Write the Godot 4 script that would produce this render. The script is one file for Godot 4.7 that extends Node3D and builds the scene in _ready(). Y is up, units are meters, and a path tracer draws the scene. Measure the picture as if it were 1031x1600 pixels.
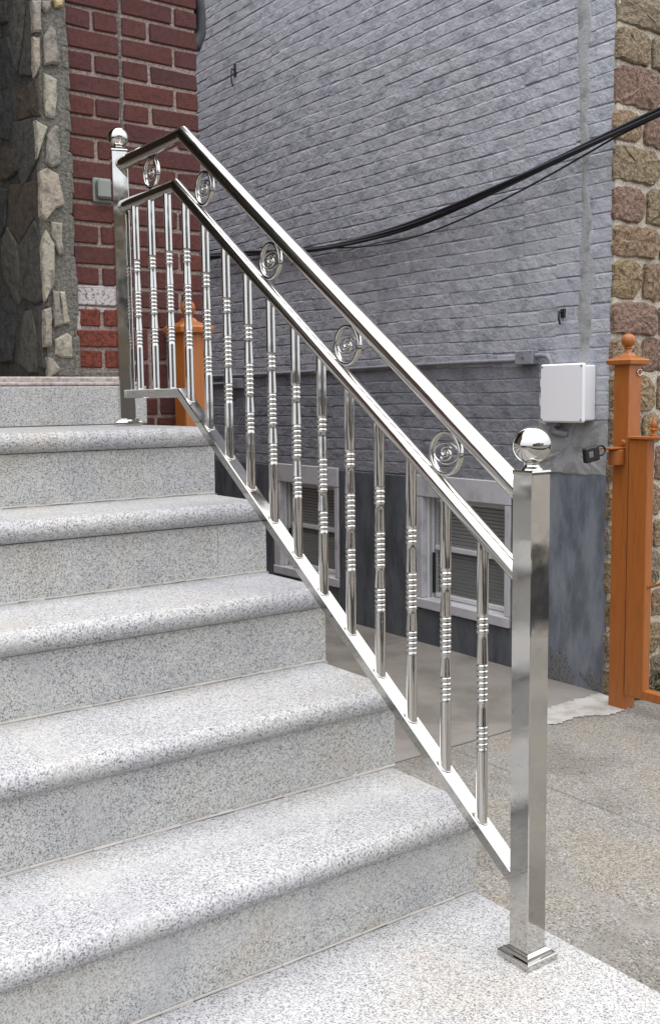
extends Node3D

# Granite stoop with a polished steel railing, brick house front, painted side wall of the neighbour across the alley.
# x runs along the steps to the right, y up, z out to the street; metres.

var used := {}
var rng := RandomNumberGenerator.new()
const GROUND := -1.32
const WALL_X := 2.4          # plane of the painted side wall
const FRONT_Z := -0.617      # plane of the neighbour's stone front
const BRICK_Z := -0.70       # plane of the red brick front
const RAIL_X := -0.103
const RUN := 0.2527
const RISE := 0.18

const FRONT_STONES = [
	["a", [Vector2(-0.202, 1.251), Vector2(-0.174, 1.257), Vector2(-0.176, 1.166), Vector2(-0.200, 1.163)]],
	["g", [Vector2(-0.172, 1.257), Vector2(-0.140, 1.264), Vector2(-0.140, 1.243), Vector2(-0.157, 1.224), Vector2(-0.172, 1.237)]],
	["y", [Vector2(-0.137, 1.264), Vector2(-0.103, 1.271), Vector2(-0.106, 1.254), Vector2(-0.129, 1.247)]],
	["c", [Vector2(-0.201, 1.150), Vector2(-0.179, 1.152), Vector2(-0.182, 1.071), Vector2(-0.201, 1.034), Vector2(-0.205, 1.060)]],
	["g", [Vector2(-0.171, 1.155), Vector2(-0.146, 1.194), Vector2(-0.131, 1.180), Vector2(-0.124, 1.081), Vector2(-0.147, 1.082), Vector2(-0.171, 1.071)]],
	["w", [Vector2(-0.172, 1.052), Vector2(-0.132, 1.040), Vector2(-0.133, 0.975), Vector2(-0.143, 0.923), Vector2(-0.169, 0.924), Vector2(-0.176, 0.937)]],
	["w", [Vector2(-0.206, 0.909), Vector2(-0.170, 0.895), Vector2(-0.203, 0.798)]],
	["g", [Vector2(-0.171, 0.872), Vector2(-0.145, 0.903), Vector2(-0.134, 0.901), Vector2(-0.131, 0.789), Vector2(-0.160, 0.777), Vector2(-0.177, 0.787)]],
	["c", [Vector2(-0.199, 0.761), Vector2(-0.176, 0.776), Vector2(-0.139, 0.760), Vector2(-0.123, 0.669), Vector2(-0.152, 0.658), Vector2(-0.186, 0.617), Vector2(-0.202, 0.630)]],
	["a", [Vector2(-0.169, 0.617), Vector2(-0.134, 0.616), Vector2(-0.135, 0.542), Vector2(-0.132, 0.520), Vector2(-0.149, 0.517), Vector2(-0.166, 0.568)]],
	["w", [Vector2(-0.187, 0.591), Vector2(-0.163, 0.552), Vector2(-0.168, 0.434), Vector2(-0.198, 0.375), Vector2(-0.203, 0.537)]],
	["g", [Vector2(-0.173, 0.411), Vector2(-0.154, 0.410), Vector2(-0.145, 0.307), Vector2(-0.156, 0.303), Vector2(-0.175, 0.299)]],
	["w", [Vector2(-0.153, 0.408), Vector2(-0.137, 0.409), Vector2(-0.121, 0.314), Vector2(-0.144, 0.308)]],
	["a", [Vector2(-0.204, 0.351), Vector2(-0.182, 0.358), Vector2(-0.179, 0.335), Vector2(-0.187, 0.238), Vector2(-0.207, 0.238)]],
	["w", [Vector2(-0.173, 0.261), Vector2(-0.131, 0.283), Vector2(-0.116, 0.271), Vector2(-0.116, 0.208), Vector2(-0.150, 0.206), Vector2(-0.173, 0.216)]],
	["a", [Vector2(-0.199, 0.209), Vector2(-0.182, 0.203), Vector2(-0.158, 0.170), Vector2(-0.200, 0.143)]]]
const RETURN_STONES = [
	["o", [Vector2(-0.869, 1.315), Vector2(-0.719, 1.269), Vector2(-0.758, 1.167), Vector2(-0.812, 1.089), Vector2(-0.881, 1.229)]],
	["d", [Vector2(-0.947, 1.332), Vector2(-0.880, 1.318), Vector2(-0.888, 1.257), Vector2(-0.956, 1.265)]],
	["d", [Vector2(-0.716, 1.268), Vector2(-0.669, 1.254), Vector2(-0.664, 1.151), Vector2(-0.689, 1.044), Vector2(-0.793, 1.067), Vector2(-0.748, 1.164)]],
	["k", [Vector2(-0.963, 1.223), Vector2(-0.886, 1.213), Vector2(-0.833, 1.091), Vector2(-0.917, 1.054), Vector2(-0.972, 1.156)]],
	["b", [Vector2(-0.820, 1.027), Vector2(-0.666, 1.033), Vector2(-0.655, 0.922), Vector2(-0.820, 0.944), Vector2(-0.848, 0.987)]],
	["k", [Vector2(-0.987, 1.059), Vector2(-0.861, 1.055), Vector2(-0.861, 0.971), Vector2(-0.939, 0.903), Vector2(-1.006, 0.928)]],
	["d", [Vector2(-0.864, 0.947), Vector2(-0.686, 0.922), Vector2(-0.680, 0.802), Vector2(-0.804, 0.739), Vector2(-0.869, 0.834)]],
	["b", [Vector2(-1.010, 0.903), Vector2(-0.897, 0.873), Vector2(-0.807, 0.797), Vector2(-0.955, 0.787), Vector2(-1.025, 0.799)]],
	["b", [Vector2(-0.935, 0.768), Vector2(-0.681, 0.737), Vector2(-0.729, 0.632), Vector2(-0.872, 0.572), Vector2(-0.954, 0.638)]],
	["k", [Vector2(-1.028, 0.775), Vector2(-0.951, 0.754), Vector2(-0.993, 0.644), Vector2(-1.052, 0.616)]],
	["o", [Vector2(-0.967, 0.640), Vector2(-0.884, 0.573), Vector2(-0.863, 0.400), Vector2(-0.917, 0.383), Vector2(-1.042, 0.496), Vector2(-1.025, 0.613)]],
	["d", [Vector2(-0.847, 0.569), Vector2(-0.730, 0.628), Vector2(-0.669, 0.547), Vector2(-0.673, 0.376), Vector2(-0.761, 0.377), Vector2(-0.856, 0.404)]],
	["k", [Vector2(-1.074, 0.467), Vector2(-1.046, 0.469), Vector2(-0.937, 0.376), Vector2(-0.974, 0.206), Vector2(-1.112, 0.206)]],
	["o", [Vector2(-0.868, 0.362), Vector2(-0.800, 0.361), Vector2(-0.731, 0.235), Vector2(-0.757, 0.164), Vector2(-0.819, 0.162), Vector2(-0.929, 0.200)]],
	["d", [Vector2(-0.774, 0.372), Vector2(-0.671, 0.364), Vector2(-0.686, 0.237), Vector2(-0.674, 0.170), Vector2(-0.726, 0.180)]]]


# ---------------------------------------------------------------- naming
func numbered(called: String) -> String:
	if not used.has(called):
		used[called] = 0
		return called
	used[called] += 1
	return "%s_%03d" % [called, used[called]]


func tag(o: Node, label: String, category: String, group := "", kind := "") -> Node:
	if label: o.set_meta("label", label)
	if category: o.set_meta("category", category)
	if group: o.set_meta("group", group)
	if kind: o.set_meta("kind", kind)
	return o


func thing(called: String, label: String, category: String, at := Vector3.ZERO, group := "") -> Node3D:
	var o := Node3D.new()
	o.name = numbered(called)
	add_child(o)
	o.position = at
	tag(o, label, category, group)
	return o


func part(called: String, mesh: Mesh, m: Material, parent: Node, at := Vector3.ZERO, basis := Basis.IDENTITY) -> MeshInstance3D:
	var o := MeshInstance3D.new()
	o.mesh = mesh
	o.material_override = m
	o.transform = Transform3D(basis, at)
	o.name = numbered(called) if parent == self else called
	parent.add_child(o, true)
	return o


# ---------------------------------------------------------------- shapes
func new_st() -> SurfaceTool:
	var st := SurfaceTool.new()
	st.begin(Mesh.PRIMITIVE_TRIANGLES)
	return st


func tri(st: SurfaceTool, a: Vector3, b: Vector3, c: Vector3, inside: Vector3) -> void:
	var n := (b - a).cross(c - a)
	if n.length_squared() < 1e-18: return
	if n.dot((a + b + c) / 3.0 - inside) < 0.0:
		n = -n
	else:
		var t := b
		b = c
		c = t
	n = n.normalized()
	for v in [a, b, c]:
		st.set_normal(n)
		st.add_vertex(v)


func quad(st: SurfaceTool, a: Vector3, b: Vector3, c: Vector3, d: Vector3, inside: Vector3) -> void:
	tri(st, a, b, c, inside)
	tri(st, a, c, d, inside)


# four corners with their own smooth normals, wound to face along them
func patch(st: SurfaceTool, v: Array, n: Array) -> void:
	var flip: bool = (v[1] - v[0]).cross(v[2] - v[0]).dot(n[0] + n[1] + n[2]) > 0.0
	for k in ([0, 2, 1, 0, 3, 2] if flip else [0, 1, 2, 0, 2, 3]):
		st.set_normal(n[k])
		st.add_vertex(v[k])


# chamfered block; jit moves each corner a little
func block_into(st: SurfaceTool, size: Vector3, bev := 0.003, at := Vector3.ZERO, jit := 0.0, turn := Basis.IDENTITY) -> void:
	var h := size / 2.0
	bev = minf(bev, minf(h.x, minf(h.y, h.z)) * 0.9)
	var p := {}
	for sx in [-1, 1]:
		for sy in [-1, 1]:
			for sz in [-1, 1]:
				var j := Vector3(rng.randf_range(-jit, jit), rng.randf_range(-jit, jit), rng.randf_range(-jit, jit))
				for ax in 3:
					var q := Vector3(sx * (h.x - bev), sy * (h.y - bev), sz * (h.z - bev))
					q[ax] = [sx, sy, sz][ax] * h[ax]
					p[[sx, sy, sz, ax]] = at + turn * (q + j)
	var c := at
	for s in [-1, 1]:
		quad(st, p[[s, -1, -1, 0]], p[[s, 1, -1, 0]], p[[s, 1, 1, 0]], p[[s, -1, 1, 0]], c)
		quad(st, p[[-1, s, -1, 1]], p[[1, s, -1, 1]], p[[1, s, 1, 1]], p[[-1, s, 1, 1]], c)
		quad(st, p[[-1, -1, s, 2]], p[[1, -1, s, 2]], p[[1, 1, s, 2]], p[[-1, 1, s, 2]], c)
		for t in [-1, 1]:
			quad(st, p[[s, t, -1, 0]], p[[s, t, 1, 0]], p[[s, t, 1, 1]], p[[s, t, -1, 1]], c)
			quad(st, p[[s, -1, t, 0]], p[[s, 1, t, 0]], p[[s, 1, t, 2]], p[[s, -1, t, 2]], c)
			quad(st, p[[-1, s, t, 1]], p[[1, s, t, 1]], p[[1, s, t, 2]], p[[-1, s, t, 2]], c)
			for u in [-1, 1]:
				tri(st, p[[s, t, u, 0]], p[[s, t, u, 1]], p[[s, t, u, 2]], c)


# one brick under thick paint, its face towards -x: wavy edges, a sloping upper edge, a tight lower one
func paint_brick_into(st: SurfaceTool, height: float, length: float, at := Vector3.ZERO, turn := Basis.IDENTITY) -> void:
	var h := height / 2.0
	var cuts := []
	for i in 5:
		var z := lerpf(-length / 2, length / 2, i / 4.0)
		var d := rng.randf_range(-0.0008, 0.0008)
		var tb := rng.randf_range(0.007, 0.0125)
		var w := rng.randf_range(-0.0012, 0.0012)
		var ring := []
		for q in [[0.012, -h], [0.0012, -h], [d, -h + 0.0022 + w], [d + rng.randf_range(-0.0006, 0.0004), w], [d, h - tb], [0.0034, h], [0.012, h]]:
			ring.append(at + turn * Vector3(-0.013 + q[0], q[1], z))
		cuts.append(ring)
	var core := at + turn * Vector3(0.03, 0, 0)
	for i in 4:
		for k in 6:
			quad(st, cuts[i][k], cuts[i + 1][k], cuts[i + 1][k + 1], cuts[i][k + 1], (cuts[i][k] + cuts[i + 1][k + 1]) / 2.0 + (core - at) + Vector3(0, (3.0 - k - 0.5) * -0.0 + (h if k < 3 else -h) * 0.5, 0))
	for i in [0, 4]:
		for k in range(1, 5):
			tri(st, cuts[i][0], cuts[i][k], cuts[i][k + 1], at)


func paint_brick(height: float, length: float) -> Mesh:
	var st := new_st()
	paint_brick_into(st, height, length)
	return st.commit()


func block(size: Vector3, bev := 0.003, jit := 0.0) -> Mesh:
	var st := new_st()
	block_into(st, size, bev, Vector3.ZERO, jit)
	return st.commit()


# a block given by its two corners
func span_into(st: SurfaceTool, a: Vector3, b: Vector3, bev := 0.003) -> void:
	block_into(st, (b - a).abs(), bev, (a + b) / 2.0)


func span(a: Vector3, b: Vector3, bev := 0.003) -> Mesh:
	var st := new_st()
	span_into(st, a, b, bev)
	return st.commit()


# round tube along a path, mitred at its corners; flat ends
func tube_into(st: SurfaceTool, path: Array, r: float, segs := 20, smooth := false, closed := false) -> void:
	var n := path.size()
	var up := Vector3.UP
	var rings := []
	var dirs := []
	for i in (n if closed else n - 1):
		dirs.append((path[(i + 1) % n] - path[i]).normalized())
	var nd := dirs.size()
	var x0: Vector3 = dirs[0].cross(up if absf(dirs[0].dot(up)) < 0.9 else Vector3.RIGHT).normalized()
	var frame := []
	for i in nd:
		x0 = (x0 - dirs[i] * x0.dot(dirs[i])).normalized()
		frame.append([x0, dirs[i].cross(x0)])
	for i in nd:
		var j := (i + 1) % n
		var prev: Vector3 = dirs[i - 1] if i > 0 else (dirs[nd - 1] if closed else dirs[0])
		var next: Vector3 = dirs[(i + 1) % nd] if (i + 1 < nd or closed) else dirs[i]
		var ma: Vector3 = (dirs[i] + prev).normalized()
		var mb: Vector3 = (dirs[i] + next).normalized()
		var a := []
		var b := []
		var na := []
		var nb := []
		for k in segs + 1:
			var t := TAU * k / segs
			var o: Vector3 = frame[i][0] * cos(t) + frame[i][1] * sin(t)
			var off: Vector3 = o * r
			a.append(path[i] + off - dirs[i] * (off.dot(ma) / dirs[i].dot(ma)))
			b.append(path[j] + off - dirs[i] * (off.dot(mb) / dirs[i].dot(mb)))
			na.append((o - ma * o.dot(ma)).normalized() if smooth else o)
			nb.append((o - mb * o.dot(mb)).normalized() if smooth else o)
		for k in segs:
			patch(st, [a[k], a[k + 1], b[k + 1], b[k]], [na[k], na[k + 1], nb[k + 1], nb[k]])
		if not closed:
			for e in [[i == 0, a, path[i]], [i == nd - 1, b, path[j]]]:
				if e[0]:
					for k in segs:
						tri(st, e[1][k], e[1][k + 1], e[2], (path[i] + path[j]) / 2.0)
		rings.append(a)


func tube(path: Array, r: float, segs := 20, smooth := false, closed := false) -> Mesh:
	var st := new_st()
	tube_into(st, path, r, segs, smooth, closed)
	return st.commit()


# turned shape: profile of Vector2(radius, height); edges over 40 degrees stay sharp
func lathe_into(st: SurfaceTool, prof: Array, segs := 24, at := Vector3.ZERO, turn := Basis.IDENTITY) -> void:
	var seg_n := []
	for i in prof.size() - 1:
		var d: Vector2 = (prof[i + 1] - prof[i]).normalized()
		seg_n.append(Vector2(d.y, -d.x))
	for i in prof.size() - 1:
		var n0: Vector2 = seg_n[i]
		var n1: Vector2 = seg_n[i]
		if i > 0 and seg_n[i - 1].dot(seg_n[i]) > 0.72: n0 = (seg_n[i - 1] + seg_n[i]).normalized()
		if i < seg_n.size() - 1 and seg_n[i + 1].dot(seg_n[i]) > 0.72: n1 = (seg_n[i + 1] + seg_n[i]).normalized()
		for k in segs:
			var t0 := TAU * k / segs
			var t1 := TAU * (k + 1) / segs
			var v := []
			var n := []
			for e in [[prof[i], n0, t0], [prof[i], n0, t1], [prof[i + 1], n1, t1], [prof[i + 1], n1, t0]]:
				v.append(at + turn * Vector3(e[0].x * cos(e[2]), e[0].y, e[0].x * sin(e[2])))
				n.append(turn * Vector3(e[1].x * cos(e[2]), e[1].y, e[1].x * sin(e[2])))
			patch(st, v, n)


func lathe(prof: Array, segs := 24) -> Mesh:
	var st := new_st()
	lathe_into(st, prof, segs)
	return st.commit()


func ball_profile(r: float, mid: float, from := -1.35, steps := 18) -> Array:
	var out := []
	for i in steps + 1:
		var t := lerpf(from, PI / 2, float(i) / steps)
		out.append(Vector2(maxf(r * cos(t), 0.0), mid + r * sin(t)))
	return out


# straight-sided stack of square sections: [half width, height] pairs
func square_stack_into(st: SurfaceTool, prof: Array, at := Vector3.ZERO) -> void:
	for i in prof.size() - 1:
		var a: float = prof[i][0]
		var b: float = prof[i + 1][0]
		var ya: float = prof[i][1]
		var yb: float = prof[i + 1][1]
		for s in [[1, 1, -1, 1], [-1, 1, -1, -1], [-1, -1, 1, -1], [1, -1, 1, 1]]:
			var out := Vector3(s[0] + s[2], 0, s[1] + s[3]) / 2.0
			var mid: Vector3 = at + out * (a + b) / 2.0 + Vector3(0, (ya + yb) / 2, 0) - (out * (yb - ya) + Vector3.UP * (a - b))
			quad(st, at + Vector3(s[0] * a, ya, s[1] * a), at + Vector3(s[2] * a, ya, s[3] * a), at + Vector3(s[2] * b, yb, s[3] * b), at + Vector3(s[0] * b, yb, s[1] * b), mid)


# a stone: outline in (u, v) of the frame, back at w = 0, front at w = thick
func stone_into(st: SurfaceTool, poly: Array, f: Transform3D, thick: float, bev: float, rough := 0.0) -> void:
	var pts := []
	var mid := Vector2.ZERO
	for i in poly.size():
		var a: Vector2 = poly[i]
		var b: Vector2 = poly[(i + 1) % poly.size()]
		pts.append(a + Vector2(rng.randf_range(-1, 1), rng.randf_range(-1, 1)) * rough * 0.5)
		var m := int(a.distance_to(b) / 0.04)
		for k in m:
			pts.append(a.lerp(b, (k + 1.0) / (m + 1.0)) + Vector2(rng.randf_range(-1, 1), rng.randf_range(-1, 1)) * rough)
	for q in pts: mid += q
	mid /= pts.size()
	var ring := []
	var tilt := Vector2(rng.randf_range(-1, 1), rng.randf_range(-1, 1)) * 0.07
	for q in pts:
		var inq: Vector2 = mid + (q - mid) * (1.0 - bev / maxf((q - mid).length(), bev * 1.6))
		var in2: Vector2 = mid.lerp(inq, 0.55) + Vector2(rng.randf_range(-1, 1), rng.randf_range(-1, 1)) * rough
		var lift: float = tilt.dot(inq - mid)
		ring.append([f * Vector3(q.x, q.y, 0), f * Vector3(q.x, q.y, thick - bev + lift * 0.8), f * Vector3(inq.x, inq.y, thick + lift + rng.randf_range(-1, 1) * rough * 0.6), f * Vector3(in2.x, in2.y, thick + tilt.dot(in2 - mid) + rng.randf_range(0, 1.6) * rough)])
	var inside := f * Vector3(mid.x, mid.y, -thick)
	var top := f * Vector3(mid.x, mid.y, thick + rough * 0.8)
	for i in ring.size():
		var a: Array = ring[i]
		var b: Array = ring[(i + 1) % ring.size()]
		for k in 3:
			quad(st, a[k], b[k], b[k + 1], a[k + 1], inside)
		tri(st, a[3], b[3], top, inside)


func stone(poly: Array, f: Transform3D, thick: float, bev: float, rough := 0.0) -> Mesh:
	var st := new_st()
	stone_into(st, poly, f, thick, bev, rough)
	return st.commit()


# flat sheet with an outline on the ground, a few millimetres thick
func ground_patch(poly: Array, y: float, thick: float) -> Mesh:
	var st := new_st()
	var flat := PackedVector2Array(poly)
	var idx := Geometry2D.triangulate_polygon(flat)
	for i in range(0, idx.size(), 3):
		var a := flat[idx[i]]
		var b := flat[idx[i + 1]]
		var c := flat[idx[i + 2]]
		tri(st, Vector3(a.x, y + thick, a.y), Vector3(b.x, y + thick, b.y), Vector3(c.x, y + thick, c.y), Vector3(a.x, y - 1, a.y))
	var mid := Vector2.ZERO
	for q in poly: mid += q / poly.size()
	for i in poly.size():
		var a: Vector2 = poly[i]
		var b: Vector2 = poly[(i + 1) % poly.size()]
		quad(st, Vector3(a.x, y, a.y), Vector3(b.x, y, b.y), Vector3(b.x, y + thick, b.y), Vector3(a.x, y + thick, a.y), Vector3(mid.x, y, mid.y))
	return st.commit()


# step slab: rounded nosing along the front and the right end, rounded plan corner at the right front
func tread_mesh(x0: float, x1: float, z0: float, z1: float, top: float, thick: float, plan := 0.03) -> Mesh:
	var st := new_st()
	var path := []      # points on the outer edge with outward directions
	path.append([Vector2(x1, z0), Vector2(1, 0)])
	for i in 7:
		var t := i / 6.0 * PI / 2
		path.append([Vector2(x1 - plan + plan * cos(t), z1 - plan + plan * sin(t)), Vector2(cos(t), sin(t))])
	path.append([Vector2(x0, z1), Vector2(0, 1)])
	var r := thick / 2.0
	var prof := []      # (how far in from the edge, height below top, normal out, normal up)
	for i in 9:
		var t := PI / 2 - PI * i / 8.0
		var ca := pow(absf(cos(t)), 0.8)
		prof.append([r * (1 - ca), r - r * sin(t), cos(t), sin(t)])
	for i in path.size() - 1:
		for k in prof.size() - 1:
			var v := []
			var n := []
			for e in [[i, k], [i + 1, k], [i + 1, k + 1], [i, k + 1]]:
				var p: Array = path[e[0]]
				var q: Array = prof[e[1]]
				var xy: Vector2 = p[0] - p[1] * q[0]
				v.append(Vector3(xy.x, top - q[1], xy.y))
				n.append(Vector3(p[1].x * q[2], q[3], p[1].y * q[2]).normalized())
			patch(st, v, n)
	for s in [[0, Vector3.UP], [8, Vector3.DOWN]]:
		var y: float = top - prof[s[0]][1]
		var hub := Vector3(x0, y, z0)
		for i in path.size() - 1:
			var a: Vector2 = path[i][0] - path[i][1] * prof[s[0]][0]
			var b: Vector2 = path[i + 1][0] - path[i + 1][1] * prof[s[0]][0]
			tri(st, hub, Vector3(a.x, y, a.y), Vector3(b.x, y, b.y), hub - s[1])
	quad(st, Vector3(x0, top, z0), Vector3(x1, top, z0), Vector3(x1, top - thick, z0), Vector3(x0, top - thick, z0), Vector3(0, top, z1))
	quad(st, Vector3(x0, top, z0), Vector3(x0, top, z1), Vector3(x0, top - thick, z1), Vector3(x0, top - thick, z0), Vector3(x1, top, z1))
	return st.commit()


# ---------------------------------------------------------------- materials
func lin(r: float, g: float, b: float) -> Color:
	return Color(r, g, b).linear_to_srgb()


func noise(kind: int, freq: float, sd: int, octaves := 4, gain := 0.5) -> FastNoiseLite:
	var n := FastNoiseLite.new()
	n.noise_type = kind
	n.frequency = freq
	n.seed = sd
	n.fractal_type = FastNoiseLite.FRACTAL_FBM if octaves > 1 else FastNoiseLite.FRACTAL_NONE
	n.fractal_octaves = octaves
	n.fractal_gain = gain
	if kind == FastNoiseLite.TYPE_CELLULAR:
		n.cellular_return_type = FastNoiseLite.RETURN_CELL_VALUE
		n.cellular_jitter = 1.0
	return n


func ramp(stops: Array, sharp := false) -> Gradient:
	var g := Gradient.new()
	var off := PackedFloat32Array()
	var col := PackedColorArray()
	for s in stops:
		off.append(s[0])
		col.append(s[1])
	g.offsets = off
	g.colors = col
	if sharp: g.interpolation_mode = Gradient.GRADIENT_INTERPOLATE_CONSTANT
	return g


func ntex(n: FastNoiseLite, size := 512, g: Gradient = null) -> NoiseTexture2D:
	var t := NoiseTexture2D.new()
	t.width = size
	t.height = size
	t.seamless = true
	t.seamless_blend_skirt = 0.08
	t.noise = n
	t.generate_mipmaps = false
	if g: t.color_ramp = g
	return t


func surface(color: Color, rough := 0.8, tex: Texture2D = null, metres := 1.0, bump: Texture2D = null, cm := 0.1, over: Texture2D = null, over_metres := 2.0) -> StandardMaterial3D:
	var m := StandardMaterial3D.new()
	m.albedo_color = color
	m.roughness = rough
	if tex: m.albedo_texture = tex
	if tex or bump:
		m.uv1_triplanar = true
		m.uv1_world_triplanar = true
		m.uv1_scale = Vector3.ONE / metres
		m.uv1_triplanar_sharpness = 8.0
	if bump:
		m.heightmap_enabled = true
		m.heightmap_texture = bump
		m.heightmap_scale = cm
	if over:
		m.detail_enabled = true
		m.detail_albedo = over
		m.detail_blend_mode = BaseMaterial3D.BLEND_MODE_MUL
		m.detail_uv_layer = BaseMaterial3D.DETAIL_UV_2
		m.uv2_triplanar = true
		m.uv2_world_triplanar = true
		m.uv2_scale = Vector3.ONE / over_metres
	return m


var M := {}


func make_materials() -> void:
	var SIMP := FastNoiseLite.TYPE_SIMPLEX_SMOOTH
	var CELL := FastNoiseLite.TYPE_CELLULAR
	# granite: flat-coloured crystals about 4 mm across, with slow warm and cool drifts
	var grains := noise(CELL, 0.34, 11, 1)
	var granite_ramp := ramp([[0.0, lin(0.17, 0.17, 0.175)], [0.06, lin(0.28, 0.28, 0.285)], [0.17, lin(0.39, 0.39, 0.39)], [0.37, lin(0.49, 0.49, 0.487)], [0.60, lin(0.565, 0.562, 0.555)], [0.87, lin(0.64, 0.637, 0.628)]], true)
	var granite_tex := ntex(grains, 2048, granite_ramp)
	var drift := ntex(noise(SIMP, 0.006, 5, 4), 512, ramp([[0.25, Color(0.96, 0.96, 0.97)], [0.5, Color(1, 1, 1)], [0.75, Color(1, 0.996, 0.985)], [0.92, Color(0.985, 0.965, 0.94)]]))
	M.granite = surface(Color(0.89, 0.89, 0.888), 0.62, granite_tex, 1.6, null, 0.1, drift, 1.7)
	M.granite_riser = surface(Color(0.90, 0.90, 0.885), 0.5, granite_tex, 1.5, null, 0.1, drift, 0.9)
	M.granite.metallic_specular = 0.3
	M.granite_riser.metallic_specular = 0.4
	M.grout = surface(lin(0.40, 0.375, 0.34), 0.9)
	# steel
	M.steel = surface(lin(0.53, 0.515, 0.485), 1.0)
	M.steel.metallic = 1.0
	var scuff := ntex(noise(SIMP, 0.012, 8, 5, 0.6), 512, ramp([[0.3, Color(0.045, 0.045, 0.045)], [0.75, Color(0.11, 0.11, 0.11)]]))
	M.steel.roughness_texture = scuff
	M.steel.uv1_triplanar = true
	M.steel.uv1_scale = Vector3.ONE * 3.0
	M.steel.heightmap_enabled = true
	M.steel.heightmap_texture = ntex(noise(SIMP, 0.008, 9, 2), 512)
	M.steel.heightmap_scale = 0.022
	# red brick
	var brick_noise := noise(SIMP, 0.02, 21, 5, 0.6)
	var brick_tex := ntex(brick_noise, 512, ramp([[0.2, Color(0.82, 0.8, 0.8)], [0.5, Color(0.96, 0.95, 0.94)], [0.75, Color(1, 1, 1)]]))
	var pits := ntex(noise(SIMP, 0.06, 22, 4, 0.6), 512)
	M.bricks = []
	for c in [lin(0.0804, 0.0201, 0.0155), lin(0.0721, 0.0190, 0.0155), lin(0.0886, 0.0212, 0.0149), lin(0.0763, 0.0206, 0.0170), lin(0.1082, 0.0258, 0.0160), lin(0.0618, 0.0190, 0.0155)]:
		M.bricks.append(surface(c, 0.85, brick_tex, 0.25, pits, 0.12))
	M.brick_fresh = surface(lin(0.1615, 0.0357, 0.0187), 0.9, ntex(noise(SIMP, 0.03, 23, 5, 0.65), 512, ramp([[0.3, Color(0.7, 0.66, 0.64)], [0.6, Color(1, 1, 1)], [0.78, Color(1.0, 0.92, 0.88)]])), 0.3, pits, 0.2)
	M.brick_white = surface(lin(0.4250, 0.3910, 0.3825), 0.9, ntex(noise(SIMP, 0.03, 24, 5, 0.65), 512, ramp([[0.22, lin(0.1870, 0.1020, 0.0850)], [0.36, Color(0.9, 0.88, 0.87)], [0.6, Color(1, 1, 1)]])), 0.3, pits, 0.2)
	M.mortar = surface(lin(0.3557, 0.2754, 0.2410), 0.95, ntex(noise(SIMP, 0.05, 25, 4, 0.6), 512, ramp([[0.25, Color(0.75, 0.74, 0.73)], [0.7, Color(1, 1, 1)]])), 0.3, pits, 0.2)
	M.mortar_grey = surface(lin(0.1760, 0.1628, 0.1408), 0.95, ntex(noise(SIMP, 0.04, 26, 5, 0.6), 512, ramp([[0.25, Color(0.72, 0.73, 0.7)], [0.7, Color(1, 1, 1)]])), 0.3, pits, 0.3)
	# painted side wall
	var wear := noise(SIMP, 0.008, 31, 6, 0.62)
	var paint_tex := ntex(wear, 1024, ramp([[0.12, Color(0.84, 0.85, 0.86)], [0.34, Color(0.95, 0.95, 0.96)], [0.6, Color(1, 1, 1)], [0.82, Color(1, 0.99, 1)]]))
	var paint_bump := ntex(noise(SIMP, 0.018, 32, 6, 0.64), 1024)
	M.paint = []
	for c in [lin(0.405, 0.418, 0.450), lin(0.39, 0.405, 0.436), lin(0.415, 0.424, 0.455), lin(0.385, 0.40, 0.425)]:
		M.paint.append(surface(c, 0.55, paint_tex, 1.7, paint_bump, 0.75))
	M.paint_joint = surface(lin(0.33, 0.34, 0.38), 0.7, paint_tex, 1.3, paint_bump, 1.0)
	M.parge = surface(lin(0.2155, 0.2324, 0.2664), 0.6, ntex(noise(SIMP, 0.006, 33, 6, 0.66), 1024, ramp([[0.2, Color(0.74, 0.76, 0.76)], [0.45, Color(0.9, 0.91, 0.92)], [0.66, Color(1, 1, 1)], [0.78, Color(1.0, 1.0, 0.97)]])), 1.5, paint_bump, 0.4)
	M.parge.uv1_scale = Vector3(0.9, 0.3, 0.9)
	M.parge_dark = M.parge.duplicate()
	M.parge_dark.albedo_color = lin(0.108, 0.117, 0.130)
	M.parge_foot = surface(lin(0.1552, 0.1610, 0.1667), 0.8, ntex(noise(SIMP, 0.05, 35, 4, 0.6), 512, ramp([[0.3, Color(0.78, 0.78, 0.78)], [0.5, Color(1, 1, 1)], [0.7, Color(1.0, 1.0, 0.98)]])), 0.5)
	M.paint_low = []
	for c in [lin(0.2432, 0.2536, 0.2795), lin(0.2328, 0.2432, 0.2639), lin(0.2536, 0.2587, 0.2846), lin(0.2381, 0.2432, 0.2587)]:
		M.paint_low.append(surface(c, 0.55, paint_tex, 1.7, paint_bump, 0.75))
	M.cement = surface(lin(0.335, 0.34, 0.345), 0.95, ntex(noise(SIMP, 0.012, 34, 5, 0.6), 512, ramp([[0.2, Color(0.82, 0.83, 0.81)], [0.6, Color(1, 1, 1)]])), 0.8, pits, 0.2)
	# stones
	var rock_noise := noise(SIMP, 0.03, 41, 6, 0.7)
	var rock_tex := ntex(rock_noise, 512, ramp([[0.2, Color(0.66, 0.64, 0.60)], [0.45, Color(0.88, 0.86, 0.83)], [0.62, Color(1, 1, 0.97)], [0.8, Color(1, 0.96, 0.85)]]))
	var rock_bump := ntex(noise(SIMP, 0.03, 42, 6, 0.65), 512)
	M.rocks = []
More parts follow.
